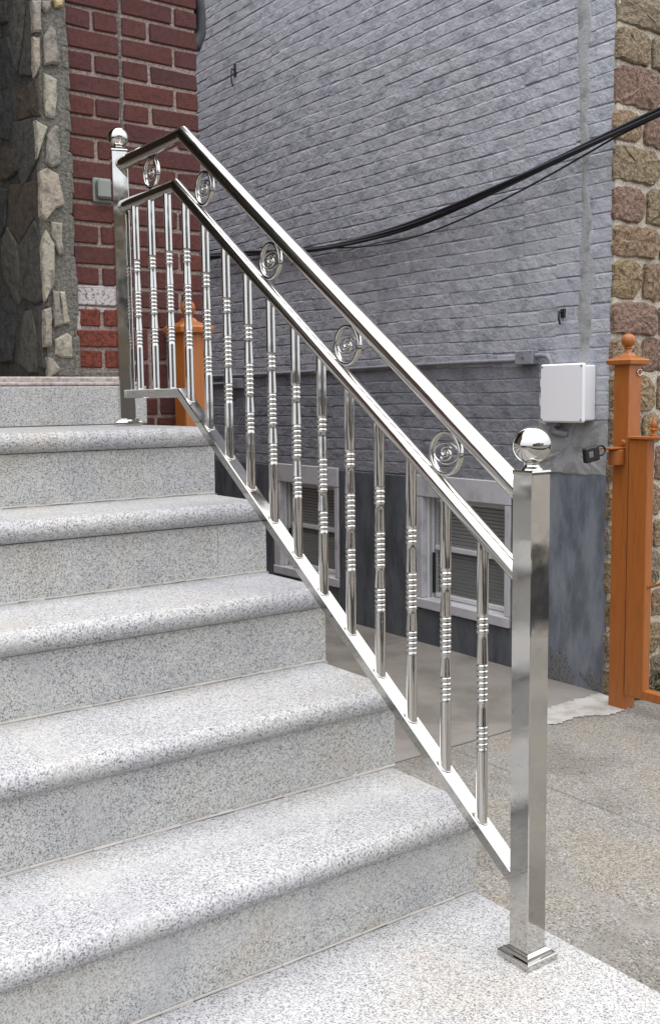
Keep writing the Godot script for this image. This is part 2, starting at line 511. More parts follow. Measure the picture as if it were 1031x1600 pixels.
	for c in [lin(0.2821, 0.2131, 0.1290), lin(0.2591, 0.2050, 0.1359), lin(0.2764, 0.1958, 0.1324), lin(0.2476, 0.2050, 0.1497), lin(0.2419, 0.1589, 0.1267)]:
		M.rocks.append(surface(c, 0.92, rock_tex, 0.45, rock_bump, 1.0))
	M.lime = surface(lin(0.5949, 0.5475, 0.4641), 0.95, ntex(noise(SIMP, 0.05, 43, 4, 0.6), 512, ramp([[0.25, Color(0.8, 0.78, 0.74)], [0.7, Color(1, 1, 1)]])), 0.4, pits, 0.4)
	var slate_tex := ntex(noise(SIMP, 0.014, 44, 5, 0.6), 512, ramp([[0.2, Color(0.7, 0.69, 0.67)], [0.5, Color(0.95, 0.94, 0.92)], [0.8, Color(1, 0.98, 0.93)]]))
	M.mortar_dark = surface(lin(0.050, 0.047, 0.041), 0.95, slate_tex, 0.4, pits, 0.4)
	M.flags = {}
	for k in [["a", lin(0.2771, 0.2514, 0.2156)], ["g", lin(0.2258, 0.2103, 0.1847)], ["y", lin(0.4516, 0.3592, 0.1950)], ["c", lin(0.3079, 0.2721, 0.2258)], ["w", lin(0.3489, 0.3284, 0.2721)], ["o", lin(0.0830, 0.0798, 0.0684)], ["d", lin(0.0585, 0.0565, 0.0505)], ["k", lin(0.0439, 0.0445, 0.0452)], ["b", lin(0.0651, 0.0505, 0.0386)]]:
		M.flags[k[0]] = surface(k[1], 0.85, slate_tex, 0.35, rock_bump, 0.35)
	# orange paint on iron, other small things
	var brush := ntex(noise(SIMP, 0.01, 51, 5, 0.6), 512, ramp([[0.22, Color(0.93, 0.915, 0.90)], [0.42, Color(0.98, 0.975, 0.97)], [0.7, Color(1, 1, 1)]]))
	M.orange = surface(lin(0.335, 0.107, 0.021), 0.42, brush, 0.5, brush, 0.12)
	M.orange.uv1_scale = Vector3(14, 1.1, 14)
	M.white_metal = surface(lin(0.80, 0.80, 0.81), 0.4)
	M.white_wood = surface(lin(0.52, 0.52, 0.535), 0.6, paint_tex, 1.9)
	M.sash = surface(lin(0.62, 0.62, 0.62), 0.5)
	M.slat = surface(lin(0.33, 0.33, 0.33), 0.6)
	M.slat_dark = surface(lin(0.11, 0.105, 0.105), 0.6)
	M.black = surface(lin(0.012, 0.012, 0.014), 0.5)
	M.cable = surface(lin(0.016, 0.016, 0.02), 0.55)
	M.box_metal = surface(lin(0.21, 0.22, 0.195), 0.45)
	M.box_metal.metallic = 0.6
	M.grey_metal = surface(lin(0.26, 0.265, 0.29), 0.55, paint_tex, 0.5)
	var g := StandardMaterial3D.new()
	g.transparency = BaseMaterial3D.TRANSPARENCY_ALPHA
	g.albedo_color = Color(0.9, 0.95, 0.95, 0.06)
	g.roughness = 0.03
	M.glass = g
	# ground
	var grit := ntex(noise(CELL, 0.34, 61, 1), 1024, ramp([[0.0, lin(0.0894, 0.0832, 0.0750)], [0.10, lin(0.1514, 0.1424, 0.1266)], [0.28, lin(0.2098, 0.1968, 0.1748)], [0.6, lin(0.2408, 0.2270, 0.2030)], [0.86, lin(0.2890, 0.2752, 0.2511)], [0.96, lin(0.3578, 0.3474, 0.3268)]], true))
	var blot := ntex(noise(SIMP, 0.007, 62, 5, 0.6), 512, ramp([[0.25, Color(0.88, 0.875, 0.86)], [0.55, Color(1, 1, 1)], [0.8, Color(1, 0.985, 0.95)]]))
	M.pavement = surface(Color(1, 1, 1), 0.9, grit, 1.5, ntex(noise(SIMP, 0.2, 63, 2), 512), 0.25, blot, 2.6)
	M.alley = surface(lin(0.215, 0.200, 0.178), 0.9, ntex(noise(SIMP, 0.005, 64, 6, 0.62), 1024, ramp([[0.2, Color(0.84, 0.83, 0.82)], [0.5, Color(0.96, 0.95, 0.94)], [0.75, Color(1, 1, 1)]])), 3.4, pits, 0.3)
	M.lime_patch = surface(lin(0.40, 0.385, 0.36), 0.95, ntex(noise(SIMP, 0.02, 65, 5, 0.6), 512, ramp([[0.25, Color(0.9, 0.89, 0.87)], [0.6, Color(1, 1, 1)]])), 1.2)
	M.asphalt = surface(lin(0.022, 0.022, 0.024), 0.95, blot, 3.0)
	M.asphalt.metallic_specular = 0.15
	M.sill = surface(lin(0.40, 0.355, 0.325), 0.9, ntex(noise(SIMP, 0.03, 66, 5, 0.6), 512, ramp([[0.25, Color(0.8, 0.78, 0.77)], [0.6, Color(1, 1, 1)]])), 0.4)
	M.leaf = surface(lin(0.09, 0.08, 0.045), 0.8)


# ---------------------------------------------------------------- scene
func _ready() -> void:
	rng.seed = 7
	var cam := Camera3D.new()
	cam.name = "camera"
	add_child(cam)
	cam.transform = Transform3D(Basis.from_euler(Vector3(-0.11132, -0.62427, -0.01233)), Vector3(-1.3613, 0.0744, 2.4206))
	cam.fov = 53.07
	cam.near = 0.05
	cam.far = 400.0
	cam.current = true

	var env := Environment.new()
	env.background_mode = Environment.BG_SKY
	var sky_mat := ProceduralSkyMaterial.new()
	sky_mat.sky_top_color = Color(0.965, 0.968, 0.99)
	sky_mat.sky_horizon_color = Color(0.66, 0.68, 0.71)
	sky_mat.sky_curve = 0.55
	sky_mat.ground_bottom_color = Color(0.3, 0.29, 0.28)
	sky_mat.ground_horizon_color = Color(0.6, 0.6, 0.6)
	sky_mat.sky_energy_multiplier = 1.5
	sky_mat.sun_angle_max = 1.0
	var sky := Sky.new()
	sky.sky_material = sky_mat
	env.sky = sky
	env.tonemap_mode = Environment.TONE_MAPPER_LINEAR
	env.tonemap_exposure = 1.24
	env.sdfgi_enabled = true
	env.ssao_enabled = true
	env.ssil_enabled = true
	var we := WorldEnvironment.new()
	we.name = "world_environment"
	we.environment = env
	add_child(we)

	var sun := DirectionalLight3D.new()
	sun.name = "sun"
	sun.light_color = Color(1.0, 0.985, 0.965)
	sun.light_energy = 0.5
	sun.light_angular_distance = 55.0
	sun.sky_mode = DirectionalLight3D.SKY_MODE_LIGHT_ONLY
	sun.shadow_enabled = true
	sun.rotation_degrees = Vector3(-84, -38, 0)
	add_child(sun)

	make_materials()
	build_ground()
	build_neighbour()
	build_house()
	build_street()
	build_stoop()
	build_railing()
	build_gates()
	build_wall_fittings()


func build_ground() -> void:
	tag(part("ground", span(Vector3(-120, GROUND - 0.4, -120), Vector3(120, GROUND - 0.16, 120), 0.01), M.asphalt, self), "dark ground under the street", "ground", "", "structure")
	var pave := thing("pavement", "speckled beige concrete pavement in front of the stoop", "pavement")
	pave.set_meta("kind", "structure")
	var xs := [-7.0, -4.2, -1.45, 1.326, 3.9, 6.6]
	var zs := [-0.52, 1.7, 4.1]
	for i in 5:
		for j in 2:
			part("paving_slab", span(Vector3(xs[i] + 0.0016, GROUND - 0.18, zs[j] + 0.0015), Vector3(xs[i + 1] - 0.0016, GROUND, zs[j + 1] - 0.0015), 0.003), M.pavement, pave)
	part("paving_bed", span(Vector3(-7, GROUND - 0.2, -0.5), Vector3(6.6, GROUND - 0.012, 4.09), 0.003), M.mortar_grey, pave)
	part("kerb", span(Vector3(-30, GROUND - 0.3, 4.105), Vector3(30, GROUND + 0.004, 4.26), 0.012), M.alley, pave)
	var alley := thing("alley_floor", "smooth brown concrete floor of the side alley below the basement windows", "path")
	alley.set_meta("kind", "structure")
	var az := [-0.525, -2.02, -3.6, -5.2, -6.8, -9.0]
	for i in 5:
		part("alley_slab", span(Vector3(-0.2, GROUND - 0.18, az[i] - 0.003), Vector3(WALL_X + 0.1, GROUND + 0.003, az[i + 1] + 0.003), 0.004), M.alley, alley)
	# pale cement smear by the gate post and along the joint
	var edge := []
	for i in 40:
		var x := lerpf(1.78, 2.33, i / 39.0)
		edge.append(Vector2(x, -0.50 + 0.10 * clampf((x - 1.75) / 0.5, 0, 1) + 0.02 * sin(x * 21.0) + rng.randf_range(-0.012, 0.012)))
	for i in 30:
		var x := lerpf(2.385, 1.82, i / 29.0)
		edge.append(Vector2(x, -0.62 - 0.02 * clampf((x - 1.8) / 0.5, 0, 1) + rng.randf_range(-0.018, 0.018) + 0.06 * clampf((1.8 - x) / 0.3, 0, 1)))
	tag(part("cement_patch", ground_patch(edge, GROUND + 0.003, 0.0025), M.lime_patch, self), "pale trowelled cement patch on the ground at the foot of the right gate post", "path", "", "structure")


func build_neighbour() -> void:
	var b := thing("neighbour_building", "grey painted brick side wall with basement windows and a brown stone front", "building", Vector3(WALL_X, GROUND, FRONT_Z))
	var off := -b.position
	var base_top := -0.372
	var st := new_st()
	span_into(st, Vector3(WALL_X + 0.0035, base_top, -9.0), Vector3(8, 4.4, FRONT_Z - 0.03), 0.004)
	span_into(st, Vector3(WALL_X + 0.25, GROUND, -9.0), Vector3(8, base_top - 0.002, FRONT_Z - 0.06), 0.004)
	var wall := part("side_wall", st.commit(), M.paint_joint, b, off)
	# rendered foundation with two window openings
	st = new_st()
	var wins := [[-1.99, -1.228], [-3.45, -2.70]]
	var face := WALL_X - 0.004
	var back := WALL_X + 0.3
	var cuts := [-9.0, -3.45, -2.70, -1.99, -1.228, FRONT_Z - 0.012]
	for i in 5:
		if i == 1 or i == 3:
			span_into(st, Vector3(face, GROUND - 0.1, cuts[i] - 0.001), Vector3(back, -1.118, cuts[i + 1] + 0.001), 0.006)
		elif i == 4:
			span_into(st, Vector3(face, GROUND - 0.1, cuts[i]), Vector3(back, base_top, -1.04), 0.004)
		else:
			span_into(st, Vector3(face, GROUND - 0.1, cuts[i]), Vector3(back, base_top, cuts[i + 1]), 0.006)
	part("foundation_wall", st.commit(), M.parge_dark, b, off)
	var fside := Transform3D(Basis(Vector3(0, 0, 1), Vector3(0, 1, 0), Vector3(-1, 0, 0)), Vector3(face + 0.002, 0, 0))
	part("foundation_patch", span(Vector3(face - 0.002, GROUND - 0.1, -1.039), Vector3(back, -0.235, FRONT_Z - 0.012), 0.005), M.parge, b, off)
	part("cement_patch", stone([Vector2(-1.05, -0.30), Vector2(-0.63, -0.30), Vector2(-0.63, -0.055), Vector2(-0.80, -0.03), Vector2(-0.92, -0.075), Vector2(-1.03, -0.06)], fside, 0.0078, 0.006, 0.004), M.cement, b, off)
	part("cement_strip", stone([Vector2(-1.005, GROUND), Vector2(-0.968, GROUND), Vector2(-0.972, -0.7), Vector2(-0.966, -0.24), Vector2(-1.0, -0.24), Vector2(-1.008, -0.8)], fside, 0.0086, 0.004, 0.003), M.mortar_grey, b, off)
	# broken render along the foot of the patch
	part("cement_patch", stone([Vector2(-0.965, GROUND), Vector2(-0.80, GROUND), Vector2(-0.805, GROUND + 0.07), Vector2(-0.835, GROUND + 0.10), Vector2(-0.85, GROUND + 0.15), Vector2(-0.90, GROUND + 0.13), Vector2(-0.955, GROUND + 0.17)], fside, 0.0064, 0.003, 0.0008), M.parge_foot, b, off)
	part("cement_patch", stone([Vector2(-0.79, GROUND), Vector2(-0.64, GROUND), Vector2(-0.645, GROUND + 0.11), Vector2(-0.68, GROUND + 0.06), Vector2(-0.71, GROUND + 0.12), Vector2(-0.745, GROUND + 0.05), Vector2(-0.78, GROUND + 0.08)], fside, 0.0060, 0.003, 0.0008), M.parge_foot, b, off)

	# bricks of the painted wall, one by one; thick paint rounds them and fills the upright joints
	var pitch := 0.066
	var len := 0.212
	var shapes := []
	for i in 24:
		shapes.append(paint_brick(pitch - rng.randf_range(0.0004, 0.0018), len + (0.004 if i % 3 else -0.0025)))
	var cam := Vector3(-1.36, 0.07, 2.42)
	var spots := []
	var rows := 52
	for r in rows:
		var y := base_top + 0.034 + r * pitch
		var z := FRONT_Z - 0.014 - (len if r % 2 == 0 else len * 1.5)
		while z > -5.6:
			var size := len
			var zc := z + len / 2
			spots.append([Vector3(WALL_X + 0.012, y + rng.randf_range(-0.002, 0.002), zc), size, r])
			z -= len
	# a half brick closes every other course at the corner
	for r in rows:
		if r % 2 == 1:
			spots.append([Vector3(WALL_X + 0.012, base_top + 0.034 + r * pitch, FRONT_Z - 0.014 - len * 0.25), len * 0.5, r])
	spots.sort_custom(func(p, q): return score(p[0], cam) < score(q[0], cam))
	var far_st := new_st()
	var low_st := new_st()
	for i in spots.size():
		var s: Array = spots[i]
		var bend := 0.005 * sin(s[0].z * 2.3 + s[0].y * 1.7) + 0.003 * sin(s[0].z * 5.1 - s[0].y) + rng.randf_range(-0.0028, 0.0028)
		var p: Vector3 = s[0] + Vector3(rng.randf_range(-0.0011, 0.0011), bend, 0)
		var turn := Basis.from_euler(Vector3(rng.randf_range(-0.012, 0.012), rng.randf_range(-0.003, 0.003), rng.randf_range(-0.03, 0.02)))
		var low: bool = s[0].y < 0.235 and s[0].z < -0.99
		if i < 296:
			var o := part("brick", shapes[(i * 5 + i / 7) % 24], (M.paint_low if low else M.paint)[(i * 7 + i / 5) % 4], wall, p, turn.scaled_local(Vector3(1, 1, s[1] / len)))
			o.name = "brick" if i == 0 else "brick_%03d" % i
		else:
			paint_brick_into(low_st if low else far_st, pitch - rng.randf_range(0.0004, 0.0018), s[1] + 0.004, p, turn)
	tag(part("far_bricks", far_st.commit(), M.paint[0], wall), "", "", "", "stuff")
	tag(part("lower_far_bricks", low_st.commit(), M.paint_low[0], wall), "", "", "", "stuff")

	# cement run down the old crack near the corner
	st = new_st()
	var outline := []
	var n := 90
	for i in n:
		var y := lerpf(0.16, 2.5, float(i) / (n - 1))
		var wide := 0.026 + 0.026 * pow(absf(sin(y * 2.3 + 0.5)), 2.0) + 0.012 * sin(y * 17.0) * sin(y * 7.0) + rng.randf_range(-0.003, 0.004)
		outline.append([y, -0.79 + 0.016 * sin(y * 2.7) + 0.006 * sin(y * 23.0), wide])
	for i in n - 1:
		var rows2 := []
		for o in [outline[i], outline[i + 1]]:
			var row := []
			for k in 6:
				var t := k / 5.0 * 2.0 - 1.0
				row.append(Vector3(WALL_X - 0.0045 * (1.0 - t * t) - (0.0 if absf(t) < 0.99 else -0.004), o[0], o[1] + o[2] * t))
			rows2.append(row)
		for k in 5:
			quad(st, rows2[0][k], rows2[0][k + 1], rows2[1][k + 1], rows2[1][k], rows2[0][k] + Vector3(0.5, 0, 0))
	part("cement_run", st.commit(), M.cement, b, off)

	# basement windows
	for w in wins:
		window(b, off, w[0], w[1])

	# front of split stone
	st = new_st()
	span_into(st, Vector3(WALL_X + 0.006, GROUND - 0.1, FRONT_Z - 0.08), Vector3(8, 4.4, FRONT_Z - 0.002), 0.004)
	var front := part("stone_front", st.commit(), M.lime, b, off)
	var f := Transform3D(Basis.IDENTITY, Vector3(0, 0, FRONT_Z - 0.012))
	var y_top := 2.52
	var count := 0
	for r in 24:
		var h := 0.168 + 0.018 * sin(r * 2.4)
		var y1 := y_top - 0.009
		var y0 := y_top - h + 0.009
		y_top -= h
		if y0 < GROUND: y0 = GROUND
		if y1 < GROUND + 0.03: break
		var cols := [WALL_X - 0.002, 2.715, 2.93, 3.26, 3.5, 3.9] if r % 2 == 0 else [WALL_X - 0.002, 2.60 + 0.03 * sin(r * 1.7), 2.79, 3.12, 3.36, 3.9]
		for i in cols.size() - 1:
			var a: float = cols[i] + (0.0 if i == 0 else 0.009)
			var c: float = cols[i + 1] - 0.009
			if i == 0: a += rng.randf_range(-0.012, 0.004)
			var lean := rng.randf_range(-0.02, 0.02)
			var cut := rng.randf_range(0.010, 0.055)
			var cut2 := rng.randf_range(0.010, 0.055)
			var poly := [Vector2(a, y0 + 0.006), Vector2((a + c) / 2, y0 - rng.randf_range(-0.004, 0.010)), Vector2(c - cut2, y0), Vector2(c + lean * 0.3, y0 + cut2), Vector2(c - lean * 0.4, y1 - cut), Vector2(c - cut, y1 - 0.006), Vector2((a + c) / 2, y1 + rng.randf_range(-0.002, 0.008)), Vector2(a + cut * 0.5, y1 - 0.004), Vector2(a, y1 - 0.02)]
			part("stone", stone(poly, f, rng.randf_range(0.020, 0.032), 0.0065, 0.006), M.rocks[(r * 3 + i * 2 + r / 4) % 5], front)
			count += 1
	# small chips of stone pressed into the wide joints
	part("cornice", span(Vector3(WALL_X - 0.06, 4.402, -9.05), Vector3(8.06, 4.6, FRONT_Z + 0.08), 0.01), M.grey_metal, b, off)


func score(p: Vector3, cam: Vector3) -> float:
	var t := Transform3D(Basis.from_euler(Vector3(-0.11132, -0.62427, -0.01233)), cam)
	var q: Vector3 = t.affine_inverse() * p
	var u := q.x / -q.z
	var v := q.y / -q.z
	if absf(u) > 0.34 or absf(v) > 0.52 or u < -0.14: return 100.0 + q.length()
	return q.length()


func window(b: Node3D, off: Vector3, z0: float, z1: float) -> void:
	var y0 := -1.116
	var y1 := -0.362
	var x := WALL_X - 0.012
	var st := new_st()
	# flat outer casing
	span_into(st, Vector3(x, y1 - 0.120, z0 + 0.002), Vector3(x + 0.20, y1, z1 - 0.002), 0.004)
	span_into(st, Vector3(x + 0.002, y0 + 0.058, z0 + 0.004), Vector3(x + 0.20, y1 - 0.121, z0 + 0.082), 0.004)
	span_into(st, Vector3(x + 0.002, y0 + 0.058, z1 - 0.044), Vector3(x + 0.20, y1 - 0.121, z1 - 0.004), 0.004)
	var w := part("window", st.commit(), M.white_wood, b, off)
	part("sill", span(Vector3(x - 0.006, y0, z0 + 0.003), Vector3(x + 0.20, y0 + 0.057, z1 - 0.003), 0.005), M.white_wood, w)
	# stops, tracks and sashes
	var a := z0 + 0.083
	var c := z1 - 0.045
	for k in 3:
		var xx := x + 0.035 + k * 0.03
		part("track", span(Vector3(xx, y0 + 0.058, a + 0.001), Vector3(xx + 0.012, y1 - 0.122, a + 0.016 + 0.006 * k), 0.002), M.sash, w)
		part("track", span(Vector3(xx, y0 + 0.058, c - 0.016 - 0.006 * k), Vector3(xx + 0.012, y1 - 0.122, c - 0.001), 0.002), M.sash, w)
	var mid := -0.772
	st = new_st()
	span_into(st, Vector3(x + 0.070, mid - 0.013, a + 0.03), Vector3(x + 0.105, mid + 0.013, c - 0.03), 0.003)
	span_into(st, Vector3(x + 0.072, y0 + 0.06, a + 0.03), Vector3(x + 0.105, y0 + 0.085, c - 0.03), 0.003)
	span_into(st, Vector3(x + 0.074, y1 - 0.152, a + 0.03), Vector3(x + 0.105, y1 - 0.123, c - 0.03), 0.003)
	part("sash", st.commit(), M.sash, w)
	part("pane", span(Vector3(x + 0.085, mid + 0.014, a + 0.024), Vector3(x + 0.088, y1 - 0.153, c - 0.024), 0.0005), M.glass, w)
	part("pane", span(Vector3(x + 0.081, y0 + 0.086, a + 0.024), Vector3(x + 0.084, mid - 0.014, c - 0.024), 0.0005), M.glass, w)
	# closed blinds behind the panes
	st = new_st()
	var n := 13
	for k in n:
		var y := lerpf(mid + 0.02, y1 - 0.155, k / float(n - 1))
		block_into(st, Vector3(0.004, 0.017, c - a - 0.02), 0.001, Vector3(x + 0.100, y, (a + c) / 2), 0.0006, Basis.from_euler(Vector3(0, 0, 0.35)))
	tag(part("blind_slats", st.commit(), M.slat, w), "", "", "", "stuff")
	st = new_st()
	for k in n:
		var y := lerpf(y0 + 0.09, mid - 0.02, k / float(n - 1))
		block_into(st, Vector3(0.004, 0.017, c - a - 0.02), 0.001, Vector3(x + 0.100, y, (a + c) / 2), 0.0006, Basis.from_euler(Vector3(0, 0, 0.35)))
	tag(part("lower_blind_slats", st.commit(), M.slat_dark, w), "", "", "", "stuff")
	part("window_back", span(Vector3(x + 0.115, y0 + 0.06, a), Vector3(x + 0.12, y1 - 0.123, c), 0.001), M.black, w)
	# dark latch strip on the left jamb
	part("latch_strip", span(Vector3(x + 0.055, -1.03, a + 0.024), Vector3(x + 0.069, -0.80, a + 0.040), 0.002), M.black, w)


func build_house() -> void:
	var h := thing("brick_house", "red brick house front with a flagstone clad entrance recess at the left", "house", Vector3(-0.1, GROUND, BRICK_Z))
	var off := -h.position
	var st := new_st()
	span_into(st, Vector3(-0.100, GROUND - 0.1, -0.96), Vector3(0.362, 2.52, BRICK_Z - 0.004), 0.003)
	var wall := part("brick_wall", st.commit(), M.mortar, h, off)
	# bricks: a panel one brick wide, an upright joint, and a panel of one and a half
	var bh := 0.0528
	var shapes := {}
	var n := 0
	for r in 38:
		var yc := 1.278 + 18 * 0.065 - 0.0325 - r * 0.065
		if yc > 2.5: continue
		var two := (r % 2) == 0
		var list := []
		if yc > 0.15:
			list += [[-0.088, -0.005], [0.006, 0.085]] if two else [[-0.088, 0.085]]
		if yc > 0.31:
			list += [[0.100, 0.185], [0.198, 0.366]] if two else [[0.100, 0.275], [0.288, 0.366]]
		for s in list:
			var white: bool = s[0] < 0.09 and yc > 0.36 and yc < 0.43
			var fresh: bool = s[0] < 0.09 and yc < 0.36
			var mat: Material = M.bricks[rng.randi() % 4]
			if rng.randf() < 0.10: mat = M.bricks[4 + rng.randi() % 2]
			if fresh: mat = M.brick_fresh
			if white: mat = M.brick_white
			var key := "%.3f %d" % [s[1] - s[0], n % 3]
			if not shapes.has(key): shapes[key] = block(Vector3(s[1] - s[0], bh, 0.06), 0.003, 0.0018)
			var at := Vector3((s[0] + s[1]) / 2 + rng.randf_range(-0.0012, 0.0012), yc + rng.randf_range(-0.0015, 0.0015), BRICK_Z - 0.026 + rng.randf_range(-0.0015, 0.002))
			part("brick", shapes[key], mat, wall, at, Basis.from_euler(Vector3(0, rng.randf_range(-0.006, 0.006), rng.randf_range(-0.006, 0.006))))
			n += 1
	part("joint_strip", block(Vector3(0.0115, 2.12, 0.03), 0.002, 0.0006), M.mortar_grey, wall, Vector3(0.0925, 1.43, BRICK_Z - 0.0175))
	# white paint left on a brick, two bed joints smeared over
	st = new_st()
	block_into(st, Vector3(0.176, 0.016, 0.02), 0.003, Vector3(-0.002, 0.360, BRICK_Z - 0.009), 0.003)
	block_into(st, Vector3(0.174, 0.012, 0.02), 0.003, Vector3(-0.001, 0.433, BRICK_Z - 0.009), 0.003)
	block_into(st, Vector3(0.014, 0.06, 0.02), 0.002, Vector3(-0.081, 0.325, BRICK_Z - 0.0075), 0.003)
	part("paint_smear", st.commit(), M.brick_white, wall)
	# bricks on edge below, then rough courses to the ground
	var edge_brick := block(Vector3(0.052, 0.098, 0.06), 0.003, 0.0016)
	for r in 2:
		for k in 4:
			part("brick", edge_brick, M.bricks[(r * 3 + k) % 4], wall, Vector3(0.131 + k * 0.0665, 0.253 - r * 0.112, BRICK_Z - 0.027))
	for r in 22:
		var yc := 0.052 - r * 0.065
		for s in ([[0.085, 0.185], [0.197, 0.366]] if r % 2 == 0 else [[0.085, 0.172], [0.184, 0.270], [0.283, 0.366]]):
			part("brick", block(Vector3(s[1] - s[0], bh, 0.06), 0.003, 0.0016), M.bricks[(r + int(s[0] * 50)) % 4], wall, Vector3((s[0] + s[1]) / 2, yc, BRICK_Z - 0.027))
	# stump of old mortar under the panel
	part("mortar_bed", block(Vector3(0.19, 0.03, 0.05), 0.004, 0.004), M.mortar_grey, wall, Vector3(0.0, 0.150, BRICK_Z - 0.018))

	# flagstone cladding round the entrance
	st = new_st()
	span_into(st, Vector3(-0.192, 0.147, -0.93), Vector3(-0.1005, 2.30, -0.674), 0.006)
	for i in 34:      # uneven skim of cement beside the bricks
		block_into(st, Vector3(rng.randf_range(0.018, 0.03), 0.07, 0.03), 0.008, Vector3(-0.102, 0.18 + i * 0.062, -0.688), 0.004)
	var clad := part("stone_surround", st.commit(), M.mortar_grey, h, off)
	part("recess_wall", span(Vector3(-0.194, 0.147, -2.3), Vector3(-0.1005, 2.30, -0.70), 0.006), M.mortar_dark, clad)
	var f := Transform3D(Basis.IDENTITY, Vector3(0, 0, -0.682))
	for s in FRONT_STONES:
		part("flagstone", stone(s[1], f, rng.randf_range(0.019, 0.027), 0.006, 0.0016), M.flags[s[0]], clad)
	var fr := Transform3D(Basis(Vector3(0, 0, 1), Vector3(0, 1, 0), Vector3(-1, 0, 0)), Vector3(-0.188, 0, 0))
	for s in RETURN_STONES:
		part("flagstone", stone(s[1], fr, rng.randf_range(0.011, 0.017), 0.005, 0.0022), M.flags[s[0]], clad)
	for i in 6:      # the cladding goes on into the recess and upwards
		for j in 6:
			var z := -1.16 - i * 0.19
			var y := 0.19 + j * 0.34 + 0.12 * (i % 2)
			if y < 2.0: part("flagstone", stone([Vector2(z, y), Vector2(z - 0.15, y + 0.03), Vector2(z - 0.165, y + 0.26), Vector2(z - 0.06, y + 0.31), Vector2(z - 0.005, y + 0.22)], fr, 0.018, 0.006, 0.002), M.flags["odkb"[(i + j) % 4]], clad)
	for i in 10:
		var y := 1.28 + i * 0.12
		if y > 2.15: break
		part("flagstone", stone([Vector2(-0.200, y), Vector2(-0.158, y + 0.01), Vector2(-0.162, y + 0.10), Vector2(-0.196, y + 0.105)], f, 0.022, 0.006, 0.0016), M.flags["acw"[i % 3]], clad)
		part("flagstone", stone([Vector2(-0.150, y + 0.03), Vector2(-0.115, y + 0.03), Vector2(-0.120, y + 0.12), Vector2(-0.148, y + 0.115)], f, 0.022, 0.006, 0.0016), M.flags["gwa"[i % 3]], clad)
	# far side of the entrance, upper wall, side wall, door, roof
	st = new_st()
	span_into(st, Vector3(-1.80, 0.147, -2.3), Vector3(-1.60, 2.30, -0.674), 0.006)
	var clad2 := part("stone_surround", st.commit(), M.mortar_grey, h, off)
	for s in FRONT_STONES:
		var mirrored := []
		for q in s[1]: mirrored.append(Vector2(-1.80 - q.x, q.y))
		part("flagstone", stone(mirrored, f, 0.022, 0.006, 0.0016), M.flags[s[0]], clad2)
	st = new_st()
	span_into(st, Vector3(-3.6, GROUND - 0.1, -12), Vector3(-1.802, 2.52, BRICK_Z - 0.004), 0.003)
	var left := part("brick_wall", st.commit(), M.mortar, h, off)
	st = new_st()
	for r in 38:
		for k in 8:
			block_into(st, Vector3(0.19, bh, 0.05), 0.003, Vector3(-1.92 - k * 0.204 - 0.1 * (r % 2), 0.17 + r * 0.065 - 0.3, BRICK_Z - 0.022), 0.0015)
	tag(part("left_bricks", st.commit(), M.bricks[0], left), "", "", "", "stuff")
	part("upper_wall", span(Vector3(-3.6, 2.705, -12), Vector3(0.362, 5.6, -3.2), 0.004), M.bricks[1], h, off)
	part("lintel", span(Vector3(-1.85, 2.301, -2.4), Vector3(-0.102, 2.528, -0.69), 0.006), M.mortar_grey, h, off)
	part("side_wall", span(Vector3(0.10, GROUND - 0.1, -12), Vector3(0.360, 2.528, -0.961), 0.004), M.bricks[2], h, off)
	part("roof", span(Vector3(-3.7, 5.602, -12.1), Vector3(0.45, 5.75, -3.1), 0.01), M.grey_metal, h, off)
	part("porch_roof", span(Vector3(-3.66, 2.532, -11.9), Vector3(0.40, 2.70, BRICK_Z + 0.06), 0.01), M.grey_metal, h, off)
	var d := part("door", span(Vector3(-1.60, 0.15, -2.34), Vector3(-0.195, 2.30, -2.28), 0.005), surface(lin(0.09, 0.05, 0.03), 0.5), h, off)
	var hs := new_st()
	lathe_into(hs, ball_profile(0.03, 0.05, -1.2, 8), 14, Vector3(-0.42, 1.15, -2.28), Basis.from_euler(Vector3(PI / 2, 0, 0)))
	part("handle", hs.commit(), M.steel, d)


func build_street() -> void:
	tag(part("road", span(Vector3(-60, GROUND - 0.3, 4.27), Vector3(60, GROUND - 0.13, 6.6), 0.01), M.asphalt, self), "dark asphalt street behind the photographer", "road", "", "structure")
	tag(part("far_pavement", span(Vector3(-60, GROUND - 0.3, 6.61), Vector3(60, GROUND - 0.02, 17.0), 0.01), M.alley, self), "pavement on the other side of the street", "pavement", "", "structure")
	var words := ["red brick row house across the street with a dark door, at the left end", "brown brick row house across the street between its two neighbours", "grey brick row house across the street, at the right end"]
	for i in 3:
		var x := -10.5 + i * 7.4
		var top: float = [4.6, 5.1, 4.2][i]
		var h := thing("row_house", words[i], "house", Vector3(x, GROUND, 17.0), "row houses across the street")
		part("wall", span(Vector3(-3.6, 0, 0), Vector3(3.6, top, 8), 0.02), [M.bricks[2], M.rocks[3], M.grey_metal][i], h)
		part("roof", span(Vector3(-3.7, top + 0.002, -0.25), Vector3(3.7, top + 0.3, 8.1), 0.02), M.mortar_grey, h)
		for k in 5:
			var at := Vector3(-2.3 + (k % 3) * 2.3, 2.6 if k < 3 else 0.6, -0.03)
			if k == 4: at.x = 2.3
			if k == 3: at.x = -2.3
			var w := part("window", block(Vector3(1.2, 1.3, 0.1), 0.01), M.sash, h, at + Vector3(0, 0.8, 0))
			part("pane", block(Vector3(1.05, 1.15, 0.02), 0.004), M.black, w, Vector3(0, 0, -0.052))
		part("door", block(Vector3(1.1, 2.2, 0.1), 0.01), M.slat_dark, h, Vector3(0, 1.1, -0.03))


